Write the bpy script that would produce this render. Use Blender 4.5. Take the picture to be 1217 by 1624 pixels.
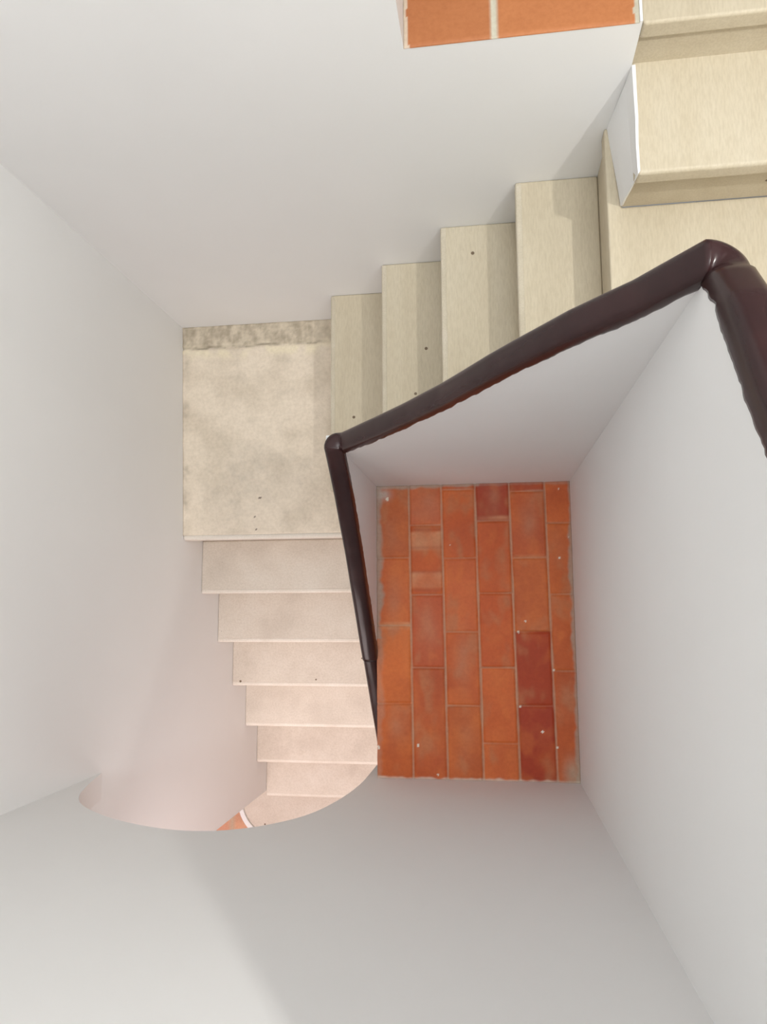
import bpy, bmesh, math, random
from mathutils import Vector, Matrix, noise

# ------------------------------------------------------------------ units
# all plan sizes are in "u" (0.18 m); heights are given as depth below the camera in u
U = 0.18
GROUND = 24.8            # depth of the lower hall floor
def V(x, y, d): return Vector((x * U, y * U, (GROUND - d) * U))
random.seed(4)

def lin(c):
    r = []
    for v in c:
        v = v / 255.0
        r.append(v / 12.92 if v <= 0.04045 else ((v + 0.055) / 1.055) ** 2.4)
    return r
S = bpy.context.scene
for o in list(bpy.data.objects): bpy.data.objects.remove(o)
COL = S.collection

# ------------------------------------------------------------------ camera
F = 1200.0
n = Vector((783 - 608.5, -(966 - 812), -F)).normalized()       # where straight down lies in the picture
zc = -n
xc = -Vector((-7300 - 608.5, -(1005 - 812), -F)); xc -= xc.dot(zc) * zc; xc.normalize()
yc = zc.cross(xc)
cam = bpy.data.cameras.new('camera')
cam.sensor_fit = 'VERTICAL'; cam.sensor_height = 36.0; cam.sensor_width = 27.0
cam.lens = 36.0 * F / 1624.0
cam.clip_start = 0.02
co = bpy.data.objects.new('camera', cam); COL.objects.link(co)
R = Matrix((xc, yc, zc))                                         # rows: world axes in camera space
co.matrix_world = Matrix.Translation(V(0, 0, 0)) @ R.to_4x4()
S.camera = co

# ------------------------------------------------------------------ light and exposure
S.view_settings.view_transform = 'Standard'
S.view_settings.look = 'None'
S.view_settings.gamma = 1.0
S.view_settings.use_curve_mapping = False
S.view_settings.exposure = 0.03

w = bpy.data.worlds.new('world'); S.world = w; w.use_nodes = True
w.node_tree.nodes['Background'].inputs[0].default_value = (0.8, 0.85, 0.9, 1)
w.node_tree.nodes['Background'].inputs[1].default_value = 0.3

YS_IN = -2.35
def light(name, kind, loc, power, col, size=0.1, sizey=None, target=None):
    l = bpy.data.lights.new(name, kind); l.energy = power; l.color = col
    if kind == 'AREA':
        l.shape = 'RECTANGLE'; l.size = size; l.size_y = sizey or size
    else:
        l.shadow_soft_size = size
    o = bpy.data.objects.new(name, l); COL.objects.link(o); o.location = loc
    if target is not None:
        o.rotation_euler = (target - loc).to_track_quat('-Z', 'Y').to_euler()
    return o
lamp = light('wall_lamp_light', 'SPOT', V(4.8, 1.82, -0.42), 50, (1.0, 0.985, 0.93), 0.02, None, V(-2.5, 1.6, 7.5))
lamp.data.spot_size = math.radians(140); lamp.data.spot_blend = 0.4
light('stairwell_fill_light', 'AREA', V(0.0, -1.2, -23.3), 63, (0.93, 0.985, 1.0), 1.3, 0.4, V(-1.0, 2.2, 0))  # added soft fill from high up the shaft, no fixture there
light('south_fill_light', 'AREA', V(3.9, YS_IN, -7.0), 19, (0.95, 0.975, 1.0), 0.7, 0.5, V(-1.5, 3.0, 9))  # added fill to brighten the well's north face; there is no window
light('upper_room_fill', 'AREA', V(1.0, 12.0, -4.9), 3.5, (1.0, 0.96, 0.9), 0.8, 0.6, V(1, 12, 5))  # extra soft fill in the unseen room, not a known lamp
light('lower_hall_light', 'AREA', V(-6.0, -9.5, 12.6), 30, (1.0, 0.88, 0.86), 0.9, 0.9, V(-6, -8, 20))

# ------------------------------------------------------------------ materials
def mat(name):
    m = bpy.data.materials.new(name); m.use_nodes = True
    nt = m.node_tree; b = nt.nodes['Principled BSDF']
    return m, nt, b
def coords(nt, scale=(1, 1, 1)):
    t = nt.nodes.new('ShaderNodeNewGeometry')
    mp = nt.nodes.new('ShaderNodeMapping'); mp.inputs['Scale'].default_value = scale
    nt.links.new(t.outputs['Position'], mp.inputs['Vector']); return mp.outputs[0]
def noise_node(nt, vec, scale, detail=4, rough=0.55, dist=0.0):
    k = nt.nodes.new('ShaderNodeTexNoise'); k.inputs['Scale'].default_value = scale
    k.inputs['Detail'].default_value = detail; k.inputs['Roughness'].default_value = rough
    k.inputs['Distortion'].default_value = dist
    nt.links.new(vec, k.inputs['Vector']); return k.outputs['Fac']
def ramp(nt, fac, stops):
    r = nt.nodes.new('ShaderNodeValToRGB'); e = r.color_ramp.elements
    while len(e) < len(stops): e.new(0.5)
    for k, (p, c) in enumerate(stops):
        e[k].position = p; e[k].color = (*c, 1)
    nt.links.new(fac, r.inputs[0]); return r.outputs[0]
def mix(nt, a, b, fac, mode='MIX'):
    k = nt.nodes.new('ShaderNodeMix'); k.data_type = 'RGBA'; k.blend_type = mode
    for s, v in ((6, a), (7, b), (0, fac)):
        if hasattr(v, 'links'): nt.links.new(v, k.inputs[s])
        elif isinstance(v, (int, float)): k.inputs[s].default_value = v
        else: k.inputs[s].default_value = (*v, 1)
    return k.outputs[2]
def bump(nt, b, h, strength, dist):
    k = nt.nodes.new('ShaderNodeBump'); k.inputs['Strength'].default_value = strength
    k.inputs['Distance'].default_value = dist
    nt.links.new(h, k.inputs['Height']); nt.links.new(k.outputs[0], b.inputs['Normal'])

def plaster(name, c1, c2):
    m, nt, b = mat(name); v = coords(nt)
    nt.links.new(ramp(nt, noise_node(nt, v, 2.2, 3), [(0.3, c1), (0.7, c2)]), b.inputs['Base Color'])
    b.inputs['Roughness'].default_value = 0.62
    b.inputs['Specular IOR Level'].default_value = 0.3
    bump(nt, b, noise_node(nt, v, 26, 5, 0.6), 0.10, 0.004)
    return m
M_PL = plaster('white_plaster', (0.875, 0.87, 0.865), (0.895, 0.89, 0.885))

def stone(name, base, dark, light_, sc=1.0, streak=(1, 1, 1)):
    m, nt, b = mat(name); v = coords(nt, streak)
    a = ramp(nt, noise_node(nt, v, 5 * sc, 6, 0.62), [(0.32, dark), (0.5, base), (0.72, light_)])
    f = ramp(nt, noise_node(nt, v, 130 * sc, 3, 0.7), [(0.35, (0.9, 0.89, 0.87)), (0.6, (1, 1, 1))])
    c = mix(nt, a, f, 1.0, 'MULTIPLY')
    sp = nt.nodes.new('ShaderNodeTexVoronoi'); sp.inputs['Scale'].default_value = 9
    nt.links.new(coords(nt), sp.inputs['Vector'])
    s = ramp(nt, sp.outputs['Distance'], [(0.0, (1, 1, 1)), (0.045, (1, 1, 1)), (0.052, (0, 0, 0))])
    c = mix(nt, c, (0.16, 0.11, 0.07), s)
    nt.links.new(c, b.inputs['Base Color'])
    b.inputs['Roughness'].default_value = 0.55
    b.inputs['Specular IOR Level'].default_value = 0.35
    bump(nt, b, noise_node(nt, v, 45, 6, 0.65), 0.25, 0.003)
    return m
M_ST = stone('cream_limestone', (0.62, 0.54, 0.405), (0.575, 0.495, 0.365), (0.655, 0.58, 0.45), 1.6, (1.0, 0.16, 1))
M_EDGE = stone('lit_nosing_stone', (0.82, 0.745, 0.66), (0.77, 0.69, 0.60), (0.86, 0.79, 0.71), 2.0)  # paler tone paints in the lamplight caught along the rounded nosings
M_EDGE2 = stone('cream_nosing_stone', (0.62, 0.55, 0.43), (0.57, 0.50, 0.385), (0.68, 0.61, 0.50), 2.0)
M_ST2 = stone('worn_limestone', (0.72, 0.64, 0.555), (0.65, 0.57, 0.49), (0.76, 0.69, 0.61))

def vcol(name, rough=0.5, nscale=60, bstr=0.25, spec=0.4, mott=(0.86, 0.84, 0.82)):
    m, nt, b = mat(name); v = coords(nt)
    at = nt.nodes.new('ShaderNodeAttribute'); at.attribute_name = 'Col'
    f = ramp(nt, noise_node(nt, v, nscale, 5, 0.65), [(0.3, mott), (0.62, (1, 1, 1))])
    nt.links.new(mix(nt, at.outputs['Color'], f, 1.0, 'MULTIPLY'), b.inputs['Base Color'])
    b.inputs['Roughness'].default_value = rough; b.inputs['Specular IOR Level'].default_value = spec
    bump(nt, b, noise_node(nt, v, nscale * 0.8, 5), bstr, 0.003)
    return m
M_TILE = vcol('terracotta_tile', 0.5, 90, 0.12, 0.22, (0.9, 0.86, 0.84))
M_LAND = vcol('weathered_stone', 0.6, 80, 0.3, 0.3, (0.88, 0.87, 0.85))

def paint():
    m, nt, b = mat('brown_gloss_paint'); v = coords(nt)
    nt.links.new(ramp(nt, noise_node(nt, v, 9, 4), [(0.3, lin((46, 28, 29))), (0.7, lin((56, 35, 35)))]), b.inputs['Base Color'])
    b.inputs['Roughness'].default_value = 0.26
    b.inputs['Specular IOR Level'].default_value = 0.3
    bump(nt, b, noise_node(nt, v, 16, 2), 0.12, 0.004)
    return m
M_RAIL = paint()

# ------------------------------------------------------------------ mesh helpers
def link(name, bm, m, parent=None, smooth=False, bevel=0.0, seg=3):
    me = bpy.data.meshes.new(name)
    bmesh.ops.recalc_face_normals(bm, faces=bm.faces)
    bm.to_mesh(me); bm.free()
    me.materials.append(m)
    o = bpy.data.objects.new(name, me); COL.objects.link(o)
    if smooth:
        for p in me.polygons: p.use_smooth = True
    if bevel:
        b = o.modifiers.new('bevel', 'BEVEL'); b.width = bevel; b.segments = seg; b.limit_method = 'ANGLE'
        b.angle_limit = math.radians(40)
        for p in me.polygons: p.use_smooth = True
        ww = o.modifiers.new('wn', 'WEIGHTED_NORMAL')
    if parent is not None:
        o.parent = parent; o.matrix_parent_inverse = parent.matrix_world.inverted()
    return o
def prism(bm, pts, d0, d1):
    """vertical prism over plan polygon pts from depth d0 (top) to d1 (bottom)"""
    a = [bm.verts.new(V(x, y, d0)) for x, y in pts]; b = [bm.verts.new(V(x, y, d1)) for x, y in pts]
    k = len(pts)
    bm.faces.new(a); bm.faces.new(b[::-1])
    for i in range(k): bm.faces.new((a[i], b[i], b[(i + 1) % k], a[(i + 1) % k]))
def box(bm, x0, x1, y0, y1, d0, d1): prism(bm, [(x0, y0), (x1, y0), (x1, y1), (x0, y1)], d0, d1)
def elev(bm, pts, axis, c0, c1):
    """prism over a polygon drawn in elevation; pts = (horizontal, depth); axis 'x' or 'y' is the extruded one"""
    def p(h, d, c): return V(h, c, d) if axis == 'y' else V(c, h, d)
    a = [bm.verts.new(p(h, d, c0)) for h, d in pts]; b = [bm.verts.new(p(h, d, c1)) for h, d in pts]
    k = len(pts)
    f1 = bm.faces.new(a); f2 = bm.faces.new(b[::-1])
    for i in range(k): bm.faces.new((a[i], b[i], b[(i + 1) % k], a[(i + 1) % k]))
    bm.normal_update()
    bmesh.ops.triangulate(bm, faces=[f1, f2], ngon_method='EAR_CLIP')
def struct(name, bm, m, label=None, **k):
    o = link(name, bm, m, None, **k); o['kind'] = 'structure'
    if label: o['label'] = label
    return o
def thing(name, label, cat, loc, group=None):
    o = bpy.data.objects.new(name, None); COL.objects.link(o); o.location = loc
    o.empty_display_size = 0.1
    o['label'] = label; o['category'] = cat
    if group: o['group'] = group
    bpy.context.view_layer.update()
    return o
def nz(x, y, z=0.0, s=1.0): return noise.noise(Vector((x * s + 7.3, y * s - 3.1, z)))
def fbm(x, y, s, oct=4, z=0.0):
    t = 0; a = 1; n_ = 0
    for i in range(oct):
        t += a * nz(x, y, z + i * 9.7, s); n_ += a; a *= 0.55; s *= 2.1
    return t / n_
def sm(a, b, x):
    t = max(0, min(1, (x - a) / (b - a))); return t * t * (3 - 2 * t)
def lerp(a, b, t): return [a[i] + (b[i] - a[i]) * t for i in range(3)]
def field(name, x0, x1, y0, y1, d, thick, step, colf, hf, m, xf=None, parent=None):
    """a slab whose top is a fine grid with its own colours and relief"""
    bm = bmesh.new(); nx = max(2, int((x1 - x0) / step)); ny = max(2, int((y1 - y0) / step))
    lay = bm.loops.layers.float_color.new('Col')
    g = []; cc = []
    for j in range(ny + 1):
        row = []
        for i in range(nx + 1):
            x = x0 + (x1 - x0) * i / nx; y = y0 + (y1 - y0) * j / ny
            X, Y = xf(x, y) if xf else (x, y)
            v = bm.verts.new(V(X, Y, d - hf(x, y)))
            row.append(v); cc.append(colf(x, y))
        g.append(row)
    idx = {}
    for j in range(ny + 1):
        for i in range(nx + 1): idx[g[j][i]] = cc[j * (nx + 1) + i]
    for j in range(ny):
        for i in range(nx):
            f = bm.faces.new((g[j][i], g[j][i + 1], g[j + 1][i + 1], g[j + 1][i])); f.smooth = True
            for l in f.loops: l[lay] = (*idx[l.vert], 1)
    rim = [g[0][i] for i in range(nx + 1)] + [g[j][nx] for j in range(1, ny + 1)] + \
          [g[ny][i] for i in range(nx - 1, -1, -1)] + [g[j][0] for j in range(ny - 1, 0, -1)]
    low = []
    for v in rim:
        q = v.co.copy(); q.z = (GROUND - d - thick) * U; low.append(bm.verts.new(q))
    k = len(rim)
    for i in range(k):
        f = bm.faces.new((rim[i], low[i], low[(i + 1) % k], rim[(i + 1) % k]))
        for l in f.loops: l[lay] = (*idx[rim[i]], 1)
    f = bm.faces.new(low[::-1])
    for l in f.loops: l[lay] = (*idx[rim[0]], 1)
    return link(name, bm, m, parent)

# ------------------------------------------------------------------ key positions (u)
XW, XW2 = -6.82, -6.98          # west wall at the landing's front edge and in the north-west corner
YN, YS, XE = 6.49, -2.80, 6.90
YB = -5.32                      # where the west wall ends below
TOP = -24.0
PX0, PX1, PY1 = -1.99, 1.33, 2.15      # inner faces of the parapet around the well
PT = 0.22                               # parapet thickness
LEDGE = 13.0
UP = 8.0                        # upper floor level

# ------------------------------------------------------------------ walls
bm = bmesh.new()
prism(bm, [(XW, YB), (XW, 1.58), (XW2, YN), (XW2, YN + 1.2), (-8.4, YN + 1.2), (-8.4, -4.4), (-7.9, YB)], TOP, GROUND)
struct('wall_west', bm, M_PL, 'white plaster wall on the left of the stairwell, beside landing and lower flight')
bm = bmesh.new()
X_OP = -0.89                    # left side of the opening to the upper floor
elev(bm, [(XW2, TOP), (XE, TOP), (XE, -3.5), (X_OP, -3.5), (X_OP, UP + 0.02), (1.77, UP + 0.02), (1.77, UP - 0.005), (1.80, UP - 0.005), (1.80, GROUND), (XW2, GROUND)], 'y', YN, YN + 1.2)
struct('wall_north', bm, M_PL, 'white plaster wall above the upper flight, below the terracotta sill')
arch = [(-2.16, GROUND), (-2.16, 14.4), (-2.17, 13.4), (-2.19, 12.56), (-2.3, 11.62), (-2.56, 10.62), (-3.02, 10.03), (-3.45, 9.76), (-3.9, 9.66),
        (-4.44, 9.75), (-5.15, 10.06), (-5.67, 10.42), (-6.08, 10.80), (-6.36, 11.25), (-6.58, 11.9), (-6.74, 12.45), (XW - 0.06, 13.1)]
def smooth_curve(p, it=2):
    for _ in range(it):
        q = [p[0]]
        for a, b in zip(p, p[1:]):
            q += [(a[0] * .75 + b[0] * .25, a[1] * .75 + b[1] * .25), (a[0] * .25 + b[0] * .75, a[1] * .25 + b[1] * .75)]
        q.append(p[-1]); p = q
    return p
arch = arch[:1] + smooth_curve(arch[1:])
bm = bmesh.new()
elev(bm, [(XE + 1.0, GROUND)] + arch + [(XW - 0.06, TOP), (XE + 1.0, TOP)], 'y', YS, YS - 0.45)
struct('wall_south', bm, M_PL, 'plain white wall with an arched opening over the lower flight')
bm = bmesh.new(); box(bm, XE, XE + 1.0, YS, 16, TOP, GROUND)
struct('wall_east', bm, M_PL)
# lower hall
bm = bmesh.new(); box(bm, -2.16, -1.2, -6.2, YS - 0.45, 12, GROUND)
struct('wall_stair_side', bm, M_PL)
bm = bmesh.new()
box(bm, -18, -17, -18, 1.0, 9.2, GROUND); box(bm, -18, 8, -19, -18, 9.2, GROUND); box(bm, 7, 8, -18, YS - 0.45, 9.2, GROUND)
box(bm, -17, -8.4, 0.0, 1.0, 9.2, GROUND)
struct('wall_hall', bm, M_PL)
bm = bmesh.new(); box(bm, -18, 8, -19, YS - 0.45, 8.6, 9.2); box(bm, -18, -8.4, YS - 0.45, 1.0, 8.6, 9.2)
# keep the hall ceiling clear of the stair opening: it starts behind the arch wall
struct('ceiling_hall', bm, M_PL)
bm = bmesh.new(); box(bm, -8.4, XE + 1, YS - 1, YN + 1.2, TOP - 0.6, TOP)
struct('ceiling', bm, M_PL)
# upper room behind the opening
bm = bmesh.new(); box(bm, -6.2, -5.2, YN + 1.2, 16, -6.0, UP); box(bm, -6.2, XE + 1, 16, 17, -6.0, UP)
struct('wall_upper_room', bm, M_PL)
bm = bmesh.new(); box(bm, -6.2, XE + 1, YN + 1.2, 17, -6.6, -6.0)
struct('ceiling_upper_room', bm, M_PL)

# ------------------------------------------------------------------ floors
T_BASE = lin((186, 92, 52))
def tile_grid_colour(x, y, tw, th, x0, y0, base):
    i = math.floor((x - x0) / tw); j = math.floor((y - y0) / th)
    fx = (x - x0) / tw - i; fy = (y - y0) / th - j
    r = random.Random(i * 71 + j * 131)
    k = r.uniform(0.9, 1.08)
    c = [base[0] * k, base[1] * k * r.uniform(.95, 1.05), base[2] * k]
    gx = min(fx, 1 - fx) * tw; gy = min(fy, 1 - fy) * th
    g = min(gx, gy)
    return c, g
def upper_col(x, y):
    c, g = tile_grid_colour(x, y, 1.66, 1.66, 0.16, YN - 0.02, lin((188, 120, 78)))
    t = fbm(x, y, 1.4)
    c = lerp(c, lin((170, 104, 66)), max(0, t) * 0.8)
    if y < YN + 0.3: _, g = c, min(abs(((x - 0.16) / 1.66) - round((x - 0.16) / 1.66)) * 1.66, 9)
    grout = 1 - sm(0.028, 0.05, g)
    c = lerp(c, lin((205, 200, 182)), grout)
    if x > 1.72 + 0.03 * nz(0, y, 3, 5): c = lin((196, 190, 172))
    if x < X_OP + 0.05 + 0.04 * nz(x, y, 3, 6): c = lin((214, 196, 176))
    return c
def upper_h(x, y):
    _, g = tile_grid_colour(x, y, 1.66, 1.66, 0.16, YN - 0.02, (1, 1, 1))
    return -0.015 * (1 - sm(0.02, 0.05, g)) + 0.006 * nz(x, y, 0, 2)
o = field('floor_upper', X_OP + 0.002, 1.768, YN - 0.004, YN + 1.2, UP, 0.02, 0.02, upper_col, upper_h, M_TILE)
o['kind'] = 'structure'; o['label'] = 'pale orange terracotta tiles of the upper floor'
o = field('floor_upper_room', -5.2, XE, YN + 1.2, 16, UP, 0.3, 0.12, upper_col, upper_h, M_TILE)
o['kind'] = 'structure'
def hall_col(x, y):
    c, g = tile_grid_colour(x, y, 1.66, 1.66, -0.3, -0.2, lin((232, 176, 146)))
    return lerp(c, lin((215, 190, 165)), 1 - sm(0.03, 0.06, g))
o = field('floor_lower', -17, 7, -18, 0, GROUND, 0.3, 0.15, hall_col, lambda x, y: 0.0, M_TILE)
o['kind'] = 'structure'; o['label'] = 'orange terracotta floor of the hall below the arch'

# ------------------------------------------------------------------ staircases
def rough(bm, amp=0.012, cuts=0.35):
    """break long edges up and let them wander a little, as hand-cut stone does"""
    for _ in range(4):
        es = [e for e in bm.edges if e.calc_length() > cuts * U * 1.6]
        if not es: break
        bmesh.ops.subdivide_edges(bm, edges=es, cuts=1, use_grid_fill=True)
    for v in bm.verts:
        p = v.co / U
        v.co += Vector((noise.noise(p * 1.3 + Vector((3, 1, 2))), noise.noise(p * 1.3 + Vector((9, 5, 2))), noise.noise(p * 1.7 + Vector((1, 8, 4))))) * amp * U
def step_x(x_nose, x_next, y0, y1, d, rise, parent, m=M_ST, over=0.07, y1b=None, name='step'):
    """a step whose nosing line runs north-south, climbing to the east"""
    bm = bmesh.new()
    prof = [(x_nose, d), (x_next + over, d), (x_next + over, d + rise + 0.25), (x_nose + over, d + rise + 0.25), (x_nose + over, d + 0.26), (x_nose, d + 0.26)]
    elev(bm, prof, 'y', y0, y1)
    bmesh.ops.dissolve_limit(bm, angle_limit=0.01, verts=bm.verts, edges=bm.edges)
    o = link(name, bm, m, parent, bevel=0.03 * U, seg=3)
    bm = bmesh.new(); box(bm, x_nose - 0.035, x_nose + 0.075, y0 + 0.001, y1 - 0.001, d - 0.008, d + 0.24)
    link('nosing', bm, M_EDGE2, o, bevel=0.035 * U, seg=3)
    return o
def step_y(y_nose, y_back, x0, x1, d, rise, parent, m=M_ST2, over=0.06, name='step', sign=-1, poly=None):
    """a step whose nosing line runs east-west; sign -1: nosing faces south"""
    bm = bmesh.new()
    s = -sign
    prof = [(y_nose, d), (y_back + s * over, d), (y_back + s * over, d + rise + 0.25), (y_nose + s * over, d + rise + 0.25), (y_nose + s * over, d + 0.26), (y_nose, d + 0.26)]
    elev(bm, prof, 'x', x0, x1)
    bmesh.ops.dissolve_limit(bm, angle_limit=0.01, verts=bm.verts, edges=bm.edges)
    o = link(name, bm, m, parent, bevel=0.03 * U, seg=3)
    bm = bmesh.new(); box(bm, x0 + 0.001, x1 - 0.001, y_nose - 0.03, y_nose + 0.085, d - 0.006, d + 0.24)
    link('nosing', bm, M_EDGE, o, bevel=0.04 * U, seg=3)
    return o

# lower flight, descending south under the arch
LF = thing('staircase', 'lower flight of worn pinkish stone steps descending through the arch', 'staircase', V(-4.5, -5.4, GROUND))
low = [(0.425, 17.15), (-0.75, 18.3), (-1.92, 19.45), (-3.11, 20.57), (-4.28, 21.66), (-5.44, 22.64)]
prev = 1.58
for k, (yn, d) in enumerate(low):
    rise = 1.12
    step_y(yn, prev, XW, -2.2, d, rise, LF)
    prev = yn
# bottom step with a rounded end that pokes out past the wall
pts = [(-2.2, -5.38), (-2.2, -6.95), (-6.4, -6.95)]
for a in range(0, 91, 10):
    t = math.radians(a); pts.append((-6.75 - 1.15 * math.sin(t), -5.85 - 1.1 * math.cos(t)))
pts += [(-7.9, -5.38)]
bm = bmesh.new(); prism(bm, pts, 23.7, GROUND - 0.002)
o = link('bottom_step', bm, M_ST2, LF, bevel=0.05 * U, seg=3); o['label'] = 'bottom step with a rounded left end'
bm = bmesh.new()
arc = [(-6.75 - 1.15 * math.sin(math.radians(a)), -5.85 - 1.1 * math.cos(math.radians(a))) for a in range(0, 91, 6)] + [(-7.9, -5.38)]
arc2 = [(-6.75 - 1.30 * math.sin(math.radians(a)), -5.85 - 1.25 * math.cos(math.radians(a))) for a in range(0, 91, 6)] + [(-8.05, -5.38)]
prism(bm, arc + arc2[::-1], 23.66, GROUND - 0.002)
o2 = link('plaster_rim', bm, M_PL, o, bevel=0.03 * U); o2['label'] = 'white plaster rim'

# landing
crackx = lambda x: 5.98 + 0.05 * nz(x, 0, 1, 2.2) + 0.02 * nz(x, 0, 5, 9)
def land_col(x, y):
    t = fbm(x, y, 1.1, 5); c = lerp(lin((218, 204, 180)), lin((204, 190, 166)), sm(-0.15, 0.4, t))
    c = lerp(c, lin((186, 174, 152)), 0.3 * sm(0.0, 0.5, fbm(x, y, 2.6, 4, 8)))
    q = math.exp(-((x + 5.6) ** 2 / 1.5 + (y - 3.0) ** 2 / .9)); c = lerp(c, lin((178, 168, 148)), 0.45 * q * (0.6 + fbm(x, y, 4, 3, 2)))
    cy = crackx(x)
    if y > cy:
        s = fbm(x * 1.6, y, 3.4, 6, 4) + 0.5 * fbm(x, y, 11, 3, 2)
        c = lerp(lin((200, 187, 162)), lin((158, 145, 122)), sm(-0.4, 0.45, s) * (0.95 if x < -3.9 else .6))
    pale = math.exp(-((y - cy + 0.13) / 0.13) ** 2) * sm(-0.2, 0.3, nz(x, y, 2, 3) + .1)
    c = lerp(c, lin((226, 214, 180)), 0.7 * pale)
    ck = math.exp(-((y - cy) / 0.022) ** 2) * sm(-0.25, 0.25, nz(x, 0, 7, 2.0) + 0.12 * (-x - 4.5))
    c = lerp(c, lin((120, 108, 88)), 0.8 * ck)
    e = math.exp(-((x + 6.9) / 0.09) ** 2) * sm(-0.3, 0.4, nz(0, y, 3, 2.5)); c = lerp(c, lin((138, 126, 104)), 0.5 * e * (0.7 + nz(x, y, 1, 9)))
    for sx, sy, r in ((-5.12, 2.47, .024), (-5.24, 2.06, .016), (-5.2, 1.76, .014)):
        if (x - sx) ** 2 + (y - sy) ** 2 < r * r * 1.6: c = lin((84, 62, 44))
    return [min(1, c[0] * 1.24), min(1, c[1] * 1.25), min(1, c[2] * 1.36)]
def land_h(x, y):
    cy = crackx(x)
    return 0.012 * fbm(x, y, 1.5) - 0.035 * math.exp(-((y - cy) / 0.03) ** 2) + (0.03 * fbm(x, y, 3, 4, 3) if y > cy else 0)
def land_x(x, y):
    # follow the slightly turned west wall
    t = (x - XW2) / (-3.10 - XW2); xl = XW + (XW2 - XW) * max(0, (y - 1.58)) / (YN - 1.58)
    return xl + (-3.10 - xl) * t, y
LD = thing('landing_slab', 'weathered stone corner landing with a cracked darker strip along the wall', 'landing', V(-5, 3.5, GROUND))
field('slab', XW2, -3.10, 1.66, YN, 16.0, 1.37, 0.035, land_col, land_h, M_LAND, land_x, LD)
bm = bmesh.new(); box(bm, XW, -2.2, 1.55, 1.68, 15.995, 16.24)
o = link('nosing', bm, M_EDGE, LD, bevel=0.05 * U, seg=3)
bm = bmesh.new(); box(bm, -3.12, -2.2, 1.68, 2.4, 15.998, 17.3)
link('corner_piece', bm, M_ST2, LD)

# upper flight, climbing east
UF = thing('staircase', 'upper flight of cream stone steps climbing right behind the handrail', 'staircase', V(-1, 4.4, GROUND))
up = [(-3.17, 14.75), (-1.92, 13.5), (-0.72, 12.25), (0.51, 11.05), (1.64, 9.9)]
YP = PY1 + PT
for k, (xn, d) in enumerate(up[:-1]):
    step_x(xn, up[k + 1][0], YP + 0.001, YN, d, 1.24, UF)
bm = bmesh.new()
prism(bm, [(1.64, YP + 0.001), (XE, YP + 0.001), (XE, 5.34), (1.83, 5.34), (1.70, YN), (1.64, YN)], 9.9, 10.16)
o = link('top_tread', bm, M_ST, UF, bevel=0.045 * U, seg=3)
bm = bmesh.new(); prism(bm, [(1.71, YP + 0.001), (XE, YP + 0.001), (XE, 5.34), (1.83, 5.34), (1.72, YN), (1.71, YN)], 10.16, 12.3)
link('top_riser', bm, M_ST, UF)

# short flight climbing north to the upper floor
NF = thing('staircase', 'short flight of two wide cream steps climbing to the terracotta upper floor', 'staircase', V(3, 6, GROUND))
bm = bmesh.new()
elev(bm, [(5.12, 8.75), (YN + 0.16, 8.75), (YN + 0.16, 9.0), (5.12, 9.0)], 'x', 1.812, XE)
link('step', bm, M_ST, NF, bevel=0.05 * U, seg=3)
bm = bmesh.new()
prism(bm, [(1.83, 5.34), (XE, 5.34), (XE, YN), (1.83, YN)], 9.0, 9.9)
link('riser', bm, M_ST, NF)
bm = bmesh.new()
elev(bm, [(YN - 0.03, UP), (YN + 1.2, UP), (YN + 1.2, UP + 0.25), (YN - 0.03, UP + 0.25)], 'x', 1.801, XE)
link('step', bm, M_ST, NF, bevel=0.04 * U, seg=3)
bm = bmesh.new(); box(bm, 1.801, XE, YN + 0.06, YN + 1.2, UP + 0.25, 8.75)
link('riser', bm, M_ST, NF)
# white plastered west side of that short flight
bm = bmesh.new()
a = [(1.800, 5.10), (1.79, YN)]; b = [(1.800, 5.34), (1.69, YN)]
vs = [V(a[0][0], a[0][1], 8.70), V(a[1][0], a[1][1], 8.70), V(b[1][0], b[1][1], 9.9), V(b[0][0], b[0][1], 9.9),
      V(1.83, 5.14, 8.70), V(1.83, YN, 8.70), V(1.83, YN, 9.9), V(1.83, 5.34, 9.9)]
vs = [bm.verts.new(p) for p in vs]
for q in ((0, 1, 2, 3), (4, 7, 6, 5), (0, 4, 5, 1), (3, 2, 6, 7), (0, 3, 7, 4), (1, 5, 6, 2)): bm.faces.new([vs[i] for i in q])
rough(bm, 0.03)
link('side_plaster', bm, M_PL, NF)

# flight climbing south on the far side of the parapet
EF = thing('staircase', 'stone flight climbing away on the right beyond the handrail', 'staircase', V(4, 0, GROUND))
for k in range(3):
    yn = 1.4 - 1.2 * k
    bm = bmesh.new(); box(bm, PX1 + PT + 0.08, XE, max(YS, yn - 1.2), yn, 8.75 - 1.15 * k, 10.2 - 1.15 * k)
    link('step', bm, M_ST, EF, bevel=0.05 * U)
bm = bmesh.new(); box(bm, PX1 + PT + 0.08, XE, YS, -2.2, 8.75 - 3.45, 8.75 - 2.3)
link('step', bm, M_ST, EF, bevel=0.05 * U)
bm = bmesh.new(); box(bm, PX1 + PT + 0.08, XE, 1.4, YP, 9.9, 10.2); link('step', bm, M_ST, EF)

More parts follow.
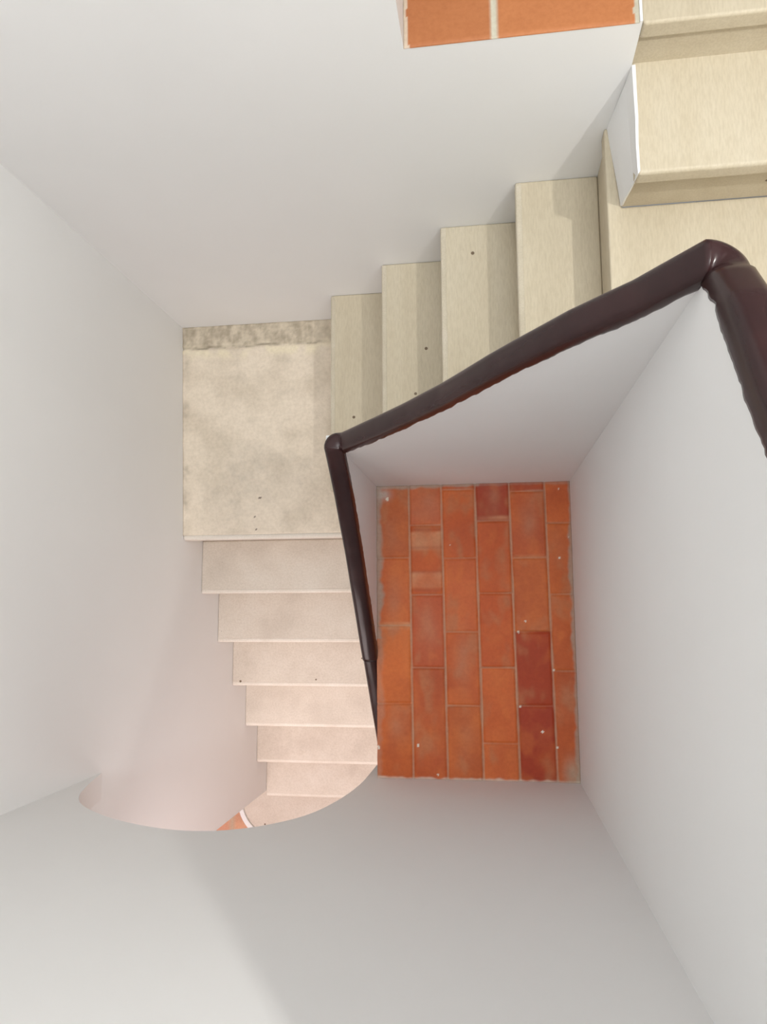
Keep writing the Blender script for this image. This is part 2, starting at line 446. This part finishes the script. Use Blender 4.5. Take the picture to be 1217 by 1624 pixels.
# ------------------------------------------------------------------ parapet around the well
def interp(tab, t):
    for (a, va), (b, vb) in zip(tab, tab[1:]):
        if a <= t <= b: return va + (vb - va) * (t - a) / (b - a)
    return tab[0][1] if t < tab[0][0] else tab[-1][1]
dW = [(-2.8, 15.0), (-1.87, 14.12), (-0.84, 13.14), (-0.14, 12.5), (0.85, 11.58), (1.62, 10.78), (2.15, 10.14), (2.5, 9.9)]
dN = [(-2.3, 10.3), (-2.0, 10.08), (-1.4, 9.3), (-0.93, 8.66), (-0.52, 8.06), (0.0, 7.2), (0.31, 6.72), (0.65, 6.2), (1.07, 5.69), (1.2, 5.48), (1.34, 5.26), (1.43, 5.12), (1.7, 5.0)]
dE = [(-2.8, 0.45), (-1.9, 1.56), (-1.0, 2.56), (0.0, 3.48), (0.81, 4.14), (1.17, 4.40), (1.55, 4.62), (1.86, 4.80), (2.0, 4.92), (2.15, 5.05), (2.5, 5.2)]
PXR = 1.43            # the east face leans out a little towards its top
PP = thing('parapet_wall', 'white plastered parapet rising around the stairwell core, beneath the brown handrail', 'parapet', V(-0.3, 0, GROUND))
ks = 0.16          # how deep the parapet top sits inside the rail
def para_top(tab, lo, hi, nseg=26): return [(lo + (hi - lo) * i / nseg, interp(tab, lo + (hi - lo) * i / nseg) - 0.10) for i in range(nseg + 1)]
bm = bmesh.new(); elev(bm, [(YS, GROUND)] + para_top(dW, YS, PY1) + [(PY1, GROUND)], 'x', PX0 - PT, PX0)
o = link('wall_section', bm, M_PL, PP)
bm = bmesh.new(); elev(bm, [(PX0 - PT, GROUND)] + para_top(dN, PX0 - PT, PXR + 0.1) + [(PXR + 0.1, GROUND)], 'y', PY1, PY1 + PT)
link('wall_section', bm, M_PL, PP)
bm = bmesh.new(); elev(bm, [(YS, GROUND), (YS, LEDGE)] + para_top(dE, YS, PY1 + 0.1) + [(PY1 + 0.1, LEDGE), (PY1 + 0.1, GROUND)], 'x', PX1, PX1 + PT)
for v in bm.verts:
    d = GROUND - v.co.z / U
    v.co.x += U * (PXR - PX1) * max(0, (LEDGE - d) / 8.2)
link('wall_section', bm, M_PL, PP)

# ------------------------------------------------------------------ handrail: a rounded cap swept along the parapet
HR = thing('handrail', 'dark brown glossy painted handrail capping the white stairwell parapet', 'handrail', V(-2.1, 2.2, 15))
RW, RH = 0.245, 0.25
prof = []      # (across 0..1, up 0..1) from the inner bottom round to the outer bottom
for a in range(0, 181, 15):
    t = math.radians(a); cx = 0.5 - 0.5 * math.copysign(abs(math.cos(t)) ** 0.62, math.cos(t)); cz = 0.30 + 0.70 * abs(math.sin(t)) ** 0.75
    prof.append((cx, cz))
prof = [(0.0, -0.10), (-0.02, 0.08)] + prof + [(1.02, 0.08), (1.0, -0.10)]
def sweep(name, st):
    """st: list of (inner x, inner y, dir x, dir y, depth of the rail's lower edge, width factor)"""
    bm = bmesh.new(); rings = []
    for q, (x, y, dx, dy, d, wf) in enumerate(st):
        ring = []
        for k, (a, h) in enumerate(prof):
            e = -0.012
            jag = 0
            if k <= 1: jag = 0.045 * noise.noise(Vector((x * 5.5, y * 5.5, 2))) + 0.035 * noise.noise(Vector((x * 14, y * 14, 4))) + 0.02 * noise.noise(Vector((x * 31, y * 31, 7)))
            wob = 0.012 * noise.noise(Vector((x * 2.2 + a, y * 2.2, h * 2)))
            aa = e + a * (RW * wf + 2 * 0.012)
            ring.append(bm.verts.new(V(x + dx * aa, y + dy * aa, d - h * RH + jag - wob)))
        rings.append(ring)
    for r0, r1 in zip(rings, rings[1:]):
        for i in range(len(prof) - 1): bm.faces.new((r0[i], r0[i + 1], r1[i + 1], r1[i]))
        bm.faces.new((r0[-1], r0[0], r1[0], r1[-1]))
    bm.faces.new(rings[0]); bm.faces.new(rings[-1][::-1])
    return link(name, bm, M_RAIL, HR, smooth=True)
N_ = 150
YJ = -0.86                     # the join where the lower length of rail starts
st = [(PX0, YS + 0.002 + (YJ - YS) * i / 60, -1, 0, interp(dW, YS + (YJ - YS) * i / 60) + 0.03, 0.97) for i in range(61)]
o = sweep('rail_length', st); o['label'] = 'lower length of the rail, below the join beside the tiles'
st = []
for i in range(N_ + 1):
    y = YJ + (PY1 - YJ) * i / N_; st.append((PX0, y, -1, 0, interp(dW, y), 1))
for a in range(10, 90, 10):
    t = math.radians(a); st.append((PX0, PY1, -math.cos(t), math.sin(t), 10.12, 1 + 0.16 * math.sin(2 * t)))
for i in range(N_ + 1):
    x = PX0 + (PXR - PX0) * i / N_; st.append((x, PY1, 0, 1, interp(dN, x), 1))
for a in range(8, 90, 8):
    t = math.radians(a); st.append((PXR, PY1, math.sin(t), math.cos(t), 5.12 - 0.07 * a / 90 + 0.05 * math.sin(2 * t), 1 + 0.04 * math.sin(2 * t)))
for i in range(1, N_ + 1):
    y = PY1 + (YS + 0.002 - PY1) * i / N_; st.append((PXR + 0.1 * max(0, (5.0 - interp(dE, y)) / 8.2), y, 1, 0, interp(dE, y) - 0.02, 1.05))
sweep('rail_length', st)
bm = bmesh.new(); prism(bm, [(PXR + 0.01, PY1 + 0.01)] + [(PXR + 0.01 + 0.18 * math.cos(math.radians(a)), PY1 + 0.01 + 0.18 * math.sin(math.radians(a))) for a in range(0, 91, 10)], 5.1, 9.9)
link('rounded_corner', bm, M_PL, PP)
bm = bmesh.new(); prism(bm, [(PX0 - PT, PY1 + 0.05), (PX0 - PT - 0.055, PY1 + 0.15), (PX0 - PT - 0.055, PY1 + PT + 0.05), (PX0 - PT + 0.02, PY1 + PT + 0.05), (PX0 - PT + 0.04, PY1 + PT)], 10.12, 11.0)
link('corner_bead', bm, M_PL, PP, bevel=0.02 * U)

# ------------------------------------------------------------------ tiled ledge at the bottom of the well
cols = [(-1.99, -1.405), (-1.405, -0.835), (-0.835, -0.25), (-0.25, 0.335), (0.335, 0.935), (0.935, 1.33)]
joint = [[0.89, -0.27, -1.58], [1.45, 0.25, -0.98], [2.06, 0.87, -0.38, -1.6], [1.5, 0.27, -0.97, -2.2], [2.0, 0.86, -0.38, -1.59], [1.44, 0.24, -1.02]]
rgb = {  # one colour per brick, top to bottom in each column
 0: [(180, 96, 58), (190, 98, 56), (196, 104, 54), (182, 92, 48)],
 1: [(186, 98, 66), (188, 92, 50), (180, 86, 54), (176, 86, 50)],
 2: [(176, 82, 46), (186, 90, 50), (192, 98, 58), (186, 92, 50), (186, 98, 54)],
 3: [(158, 66, 46), (184, 88, 48), (186, 88, 48), (194, 98, 54), (190, 98, 56)],
 4: [(168, 76, 48), (182, 90, 54), (184, 96, 56), (160, 62, 36), (156, 58, 36)],
 5: [(192, 98, 54), (186, 96, 54), (184, 92, 50), (184, 92, 52)]}
def col_skew(x, y): return 0.0
def tile_at(x, y):
    sk = 0.028 * (-(y) ) * (0.4 + 0.5 * (x + 2) / 3.3) * 0.6
    xx = x - sk if PX0 + 0.05 < x < PX1 - 0.02 else x
    for ci, (a, b) in enumerate(cols):
        if a <= xx < b or (ci == 5 and xx >= b) or (ci == 0 and xx < a): break
    gl = (xx - a) if ci > 0 else 9; gr = (b - xx) if ci < 5 else 9
    js = joint[ci]; r = 0
    for yj in js:
        if y < yj: r += 1
    gy = min(abs(y - yj) for yj in js)
    return ci, r, min(gl, gr), gy, (xx - a) / (b - a)
def led_col(x, y):
    ci, r, gx, gy, fx = tile_at(x, y)
    c = lin(rgb[ci][min(r, len(rgb[ci]) - 1)])
    k = ci * 10 + r
    t = fbm(x, y, 1.3, 4, k * 3.1)
    c = lerp(c, lin((206, 118, 66)), 0.55 * max(0, t) * 1.6)
    c = lerp(c, lin((150, 62, 34)), 0.5 * max(0, -t) * 1.6)
    t2 = fbm(x * 1.3, y * .8, 1.9, 3, k * 1.7 + 40)
    c = lerp(c, lin((176, 112, 82)), 0.65 * sm(0.05, 0.42, t2))
    c = lerp(c, lin((206, 116, 62)), 0.3 * sm(0.08, 0.4, -t2))
    c = [c[0] * 1.22, c[1] * 1.17, c[2] * 0.98]
    # dusty bloom in the middle of some bricks
    for bx, by, sx, sy, a in ((-1.12, -0.3, .16, .42, .55), (-0.52, -0.85, .14, .4, .6), (0.62, 1.55, .14, .35, .6), (0.05, 1.9, .1, .25, .5), (-1.7, 0.2, .14, .4, .4),
                              (-1.12, 1.8, .22, .25, .4), (-1.62, -1.95, .2, .3, .4), (1.15, -1.45, .12, .3, .35), (-1.75, 1.25, .15, .3, .35), (1.1, 1.0, .12, .3, .25), (-.5, -2.1, .15, .5, .25)):
        q = math.exp(-((x - bx) / sx) ** 2 - ((y - by) / sy) ** 2)
        c = lerp(c, lin((196, 140, 108)), a * q * (0.75 + 0.5 * nz(x, y, 1, 4)))
    # pale mortar smears across the bricks
    for x0, x1, y0, y1, a in ((-1.97, -1.42, -0.33, -0.22, .75), (-1.39, -0.87, 1.02, 1.33, .7), (-1.39, -0.86, 0.36, 0.64, .6), (-0.23, 0.31, 1.50, 1.58, .75), (.36, .9, .84, .9, .4)):
        q = sm(x0 - .03, x0 + .03, x) * (1 - sm(x1 - .03, x1 + .03, x)) * sm(y0 - .04, y0 + .04, y) * (1 - sm(y1 - .03, y1 + .03, y))
        c = lerp(c, lin((222, 164, 122)), a * q * max(0, 0.8 + 0.9 * nz(x, y, 5, 3.5)) * (0.65 + 0.35 * sm(y0, y1, y)))
    for y0 in (1.37, 0.64, 0.33, 1.06):
        if ci == 1: c = lerp(c, lin((160, 70, 40)), 0.35 * math.exp(-((y - y0) / .03) ** 2))
    w1 = 0.004 + 0.012 * nz(x, y, 2, 3)
    g = 1 - sm(w1, w1 + 0.024, gx)
    g = max(g, (1 - sm(w1 * .6, w1 * .6 + 0.02, gy)) * (0.5 + 0.9 * nz(x, y, 6, 1.4)))
    c = lerp(c, lin((200, 160, 134)), max(0, min(1, g)) * 0.8)
    # white and grey mortar along the foot of the walls
    eW = (x - PX0) + 0.07 * nz(0, y, 3, 2.3) + 0.03 * nz(x, y, 4, 9); eE = (PX1 - x) + 0.05 * nz(0, y, 8, 2.0) + 0.03 * nz(x, y, 4, 8)
    eN = (PY1 - y) + 0.05 * nz(x, 0, 3, 2.6) + .02 * nz(x, y, 4, 9); eS = (y - YS) + 0.03 * nz(x, 0, 9, 4) + .02 * nz(x, y, 4, 9)
    gm = lin((176, 156, 140))
    c = lerp(c, gm, 0.85 * (1 - sm(0.05, 0.13, eW)) * (1.0 if y > -0.5 else 0.35))
    c = lerp(c, gm, 0.8 * (1 - sm(0.02, 0.07, eE)))
    c = lerp(c, gm, 0.85 * (1 - sm(0.02, 0.07, eN)) * (1 if x < -.2 else .5))
    c = lerp(c, lin((222, 210, 196)), 0.7 * (1 - sm(0.01, 0.05, eS)))
    q = math.exp(-(((x - 1.22) / .14) ** 2 + ((y + 2.65) / .22) ** 2)); c = lerp(c, lin((188, 170, 148)), .75 * q)
    q = math.exp(-(((x + 1.86) / .12) ** 2 + ((y - 2.0) / .1) ** 2)); c = lerp(c, lin((196, 186, 178)), .8 * q)
    # plaster specks
    for sx, sy, rr in ((-1.80, 1.92, .05), (-.72, 1.1, .018), (.53, -.2, .028), (.75, -2.0, .03), (1.15, 2.02, .02), (1.12, .85, .025), (-1.3, -2.25, .03), (-.97, -2.72, .03), (1.28, 1.2, .02),
                       (-1.97, -2.3, .04), (.98, -2.25, .03), (.97, -1.0, .03), (.4, -.38, .03), (.4, -1.6, .03)):
        if (x - sx) ** 2 + ((y - sy) * .8) ** 2 < rr * rr * .35 * (1 + nz(x, y, 2, 30)): c = lin((232, 220, 206))
    return c
def led_h(x, y):
    ci, r, gx, gy, fx = tile_at(x, y)
    k = ci * 10 + r
    g = max(1 - sm(0.01, 0.035, gx), 0.8 * (1 - sm(0.008, 0.03, gy)))
    tilt = 0.012 * math.sin(k * 2.3) * (fx - .5) + 0.01 * math.sin(k * 5.1)
    edge = 0.04 * max(0, nz(x, y, 1, 5)) * (1 - sm(0.0, 0.1, min(x - PX0, PX1 - x)))
    return tilt - 0.022 * g + 0.008 * nz(x, y, k, 2.4) + edge
o = field('tiled_ledge', PX0, PX1, YS, PY1, LEDGE, 0.5, 0.017, led_col, led_h, M_TILE)
o['label'] = 'deep orange terracotta brick paving at the bottom of the white stairwell core'; o['category'] = 'tile floor'
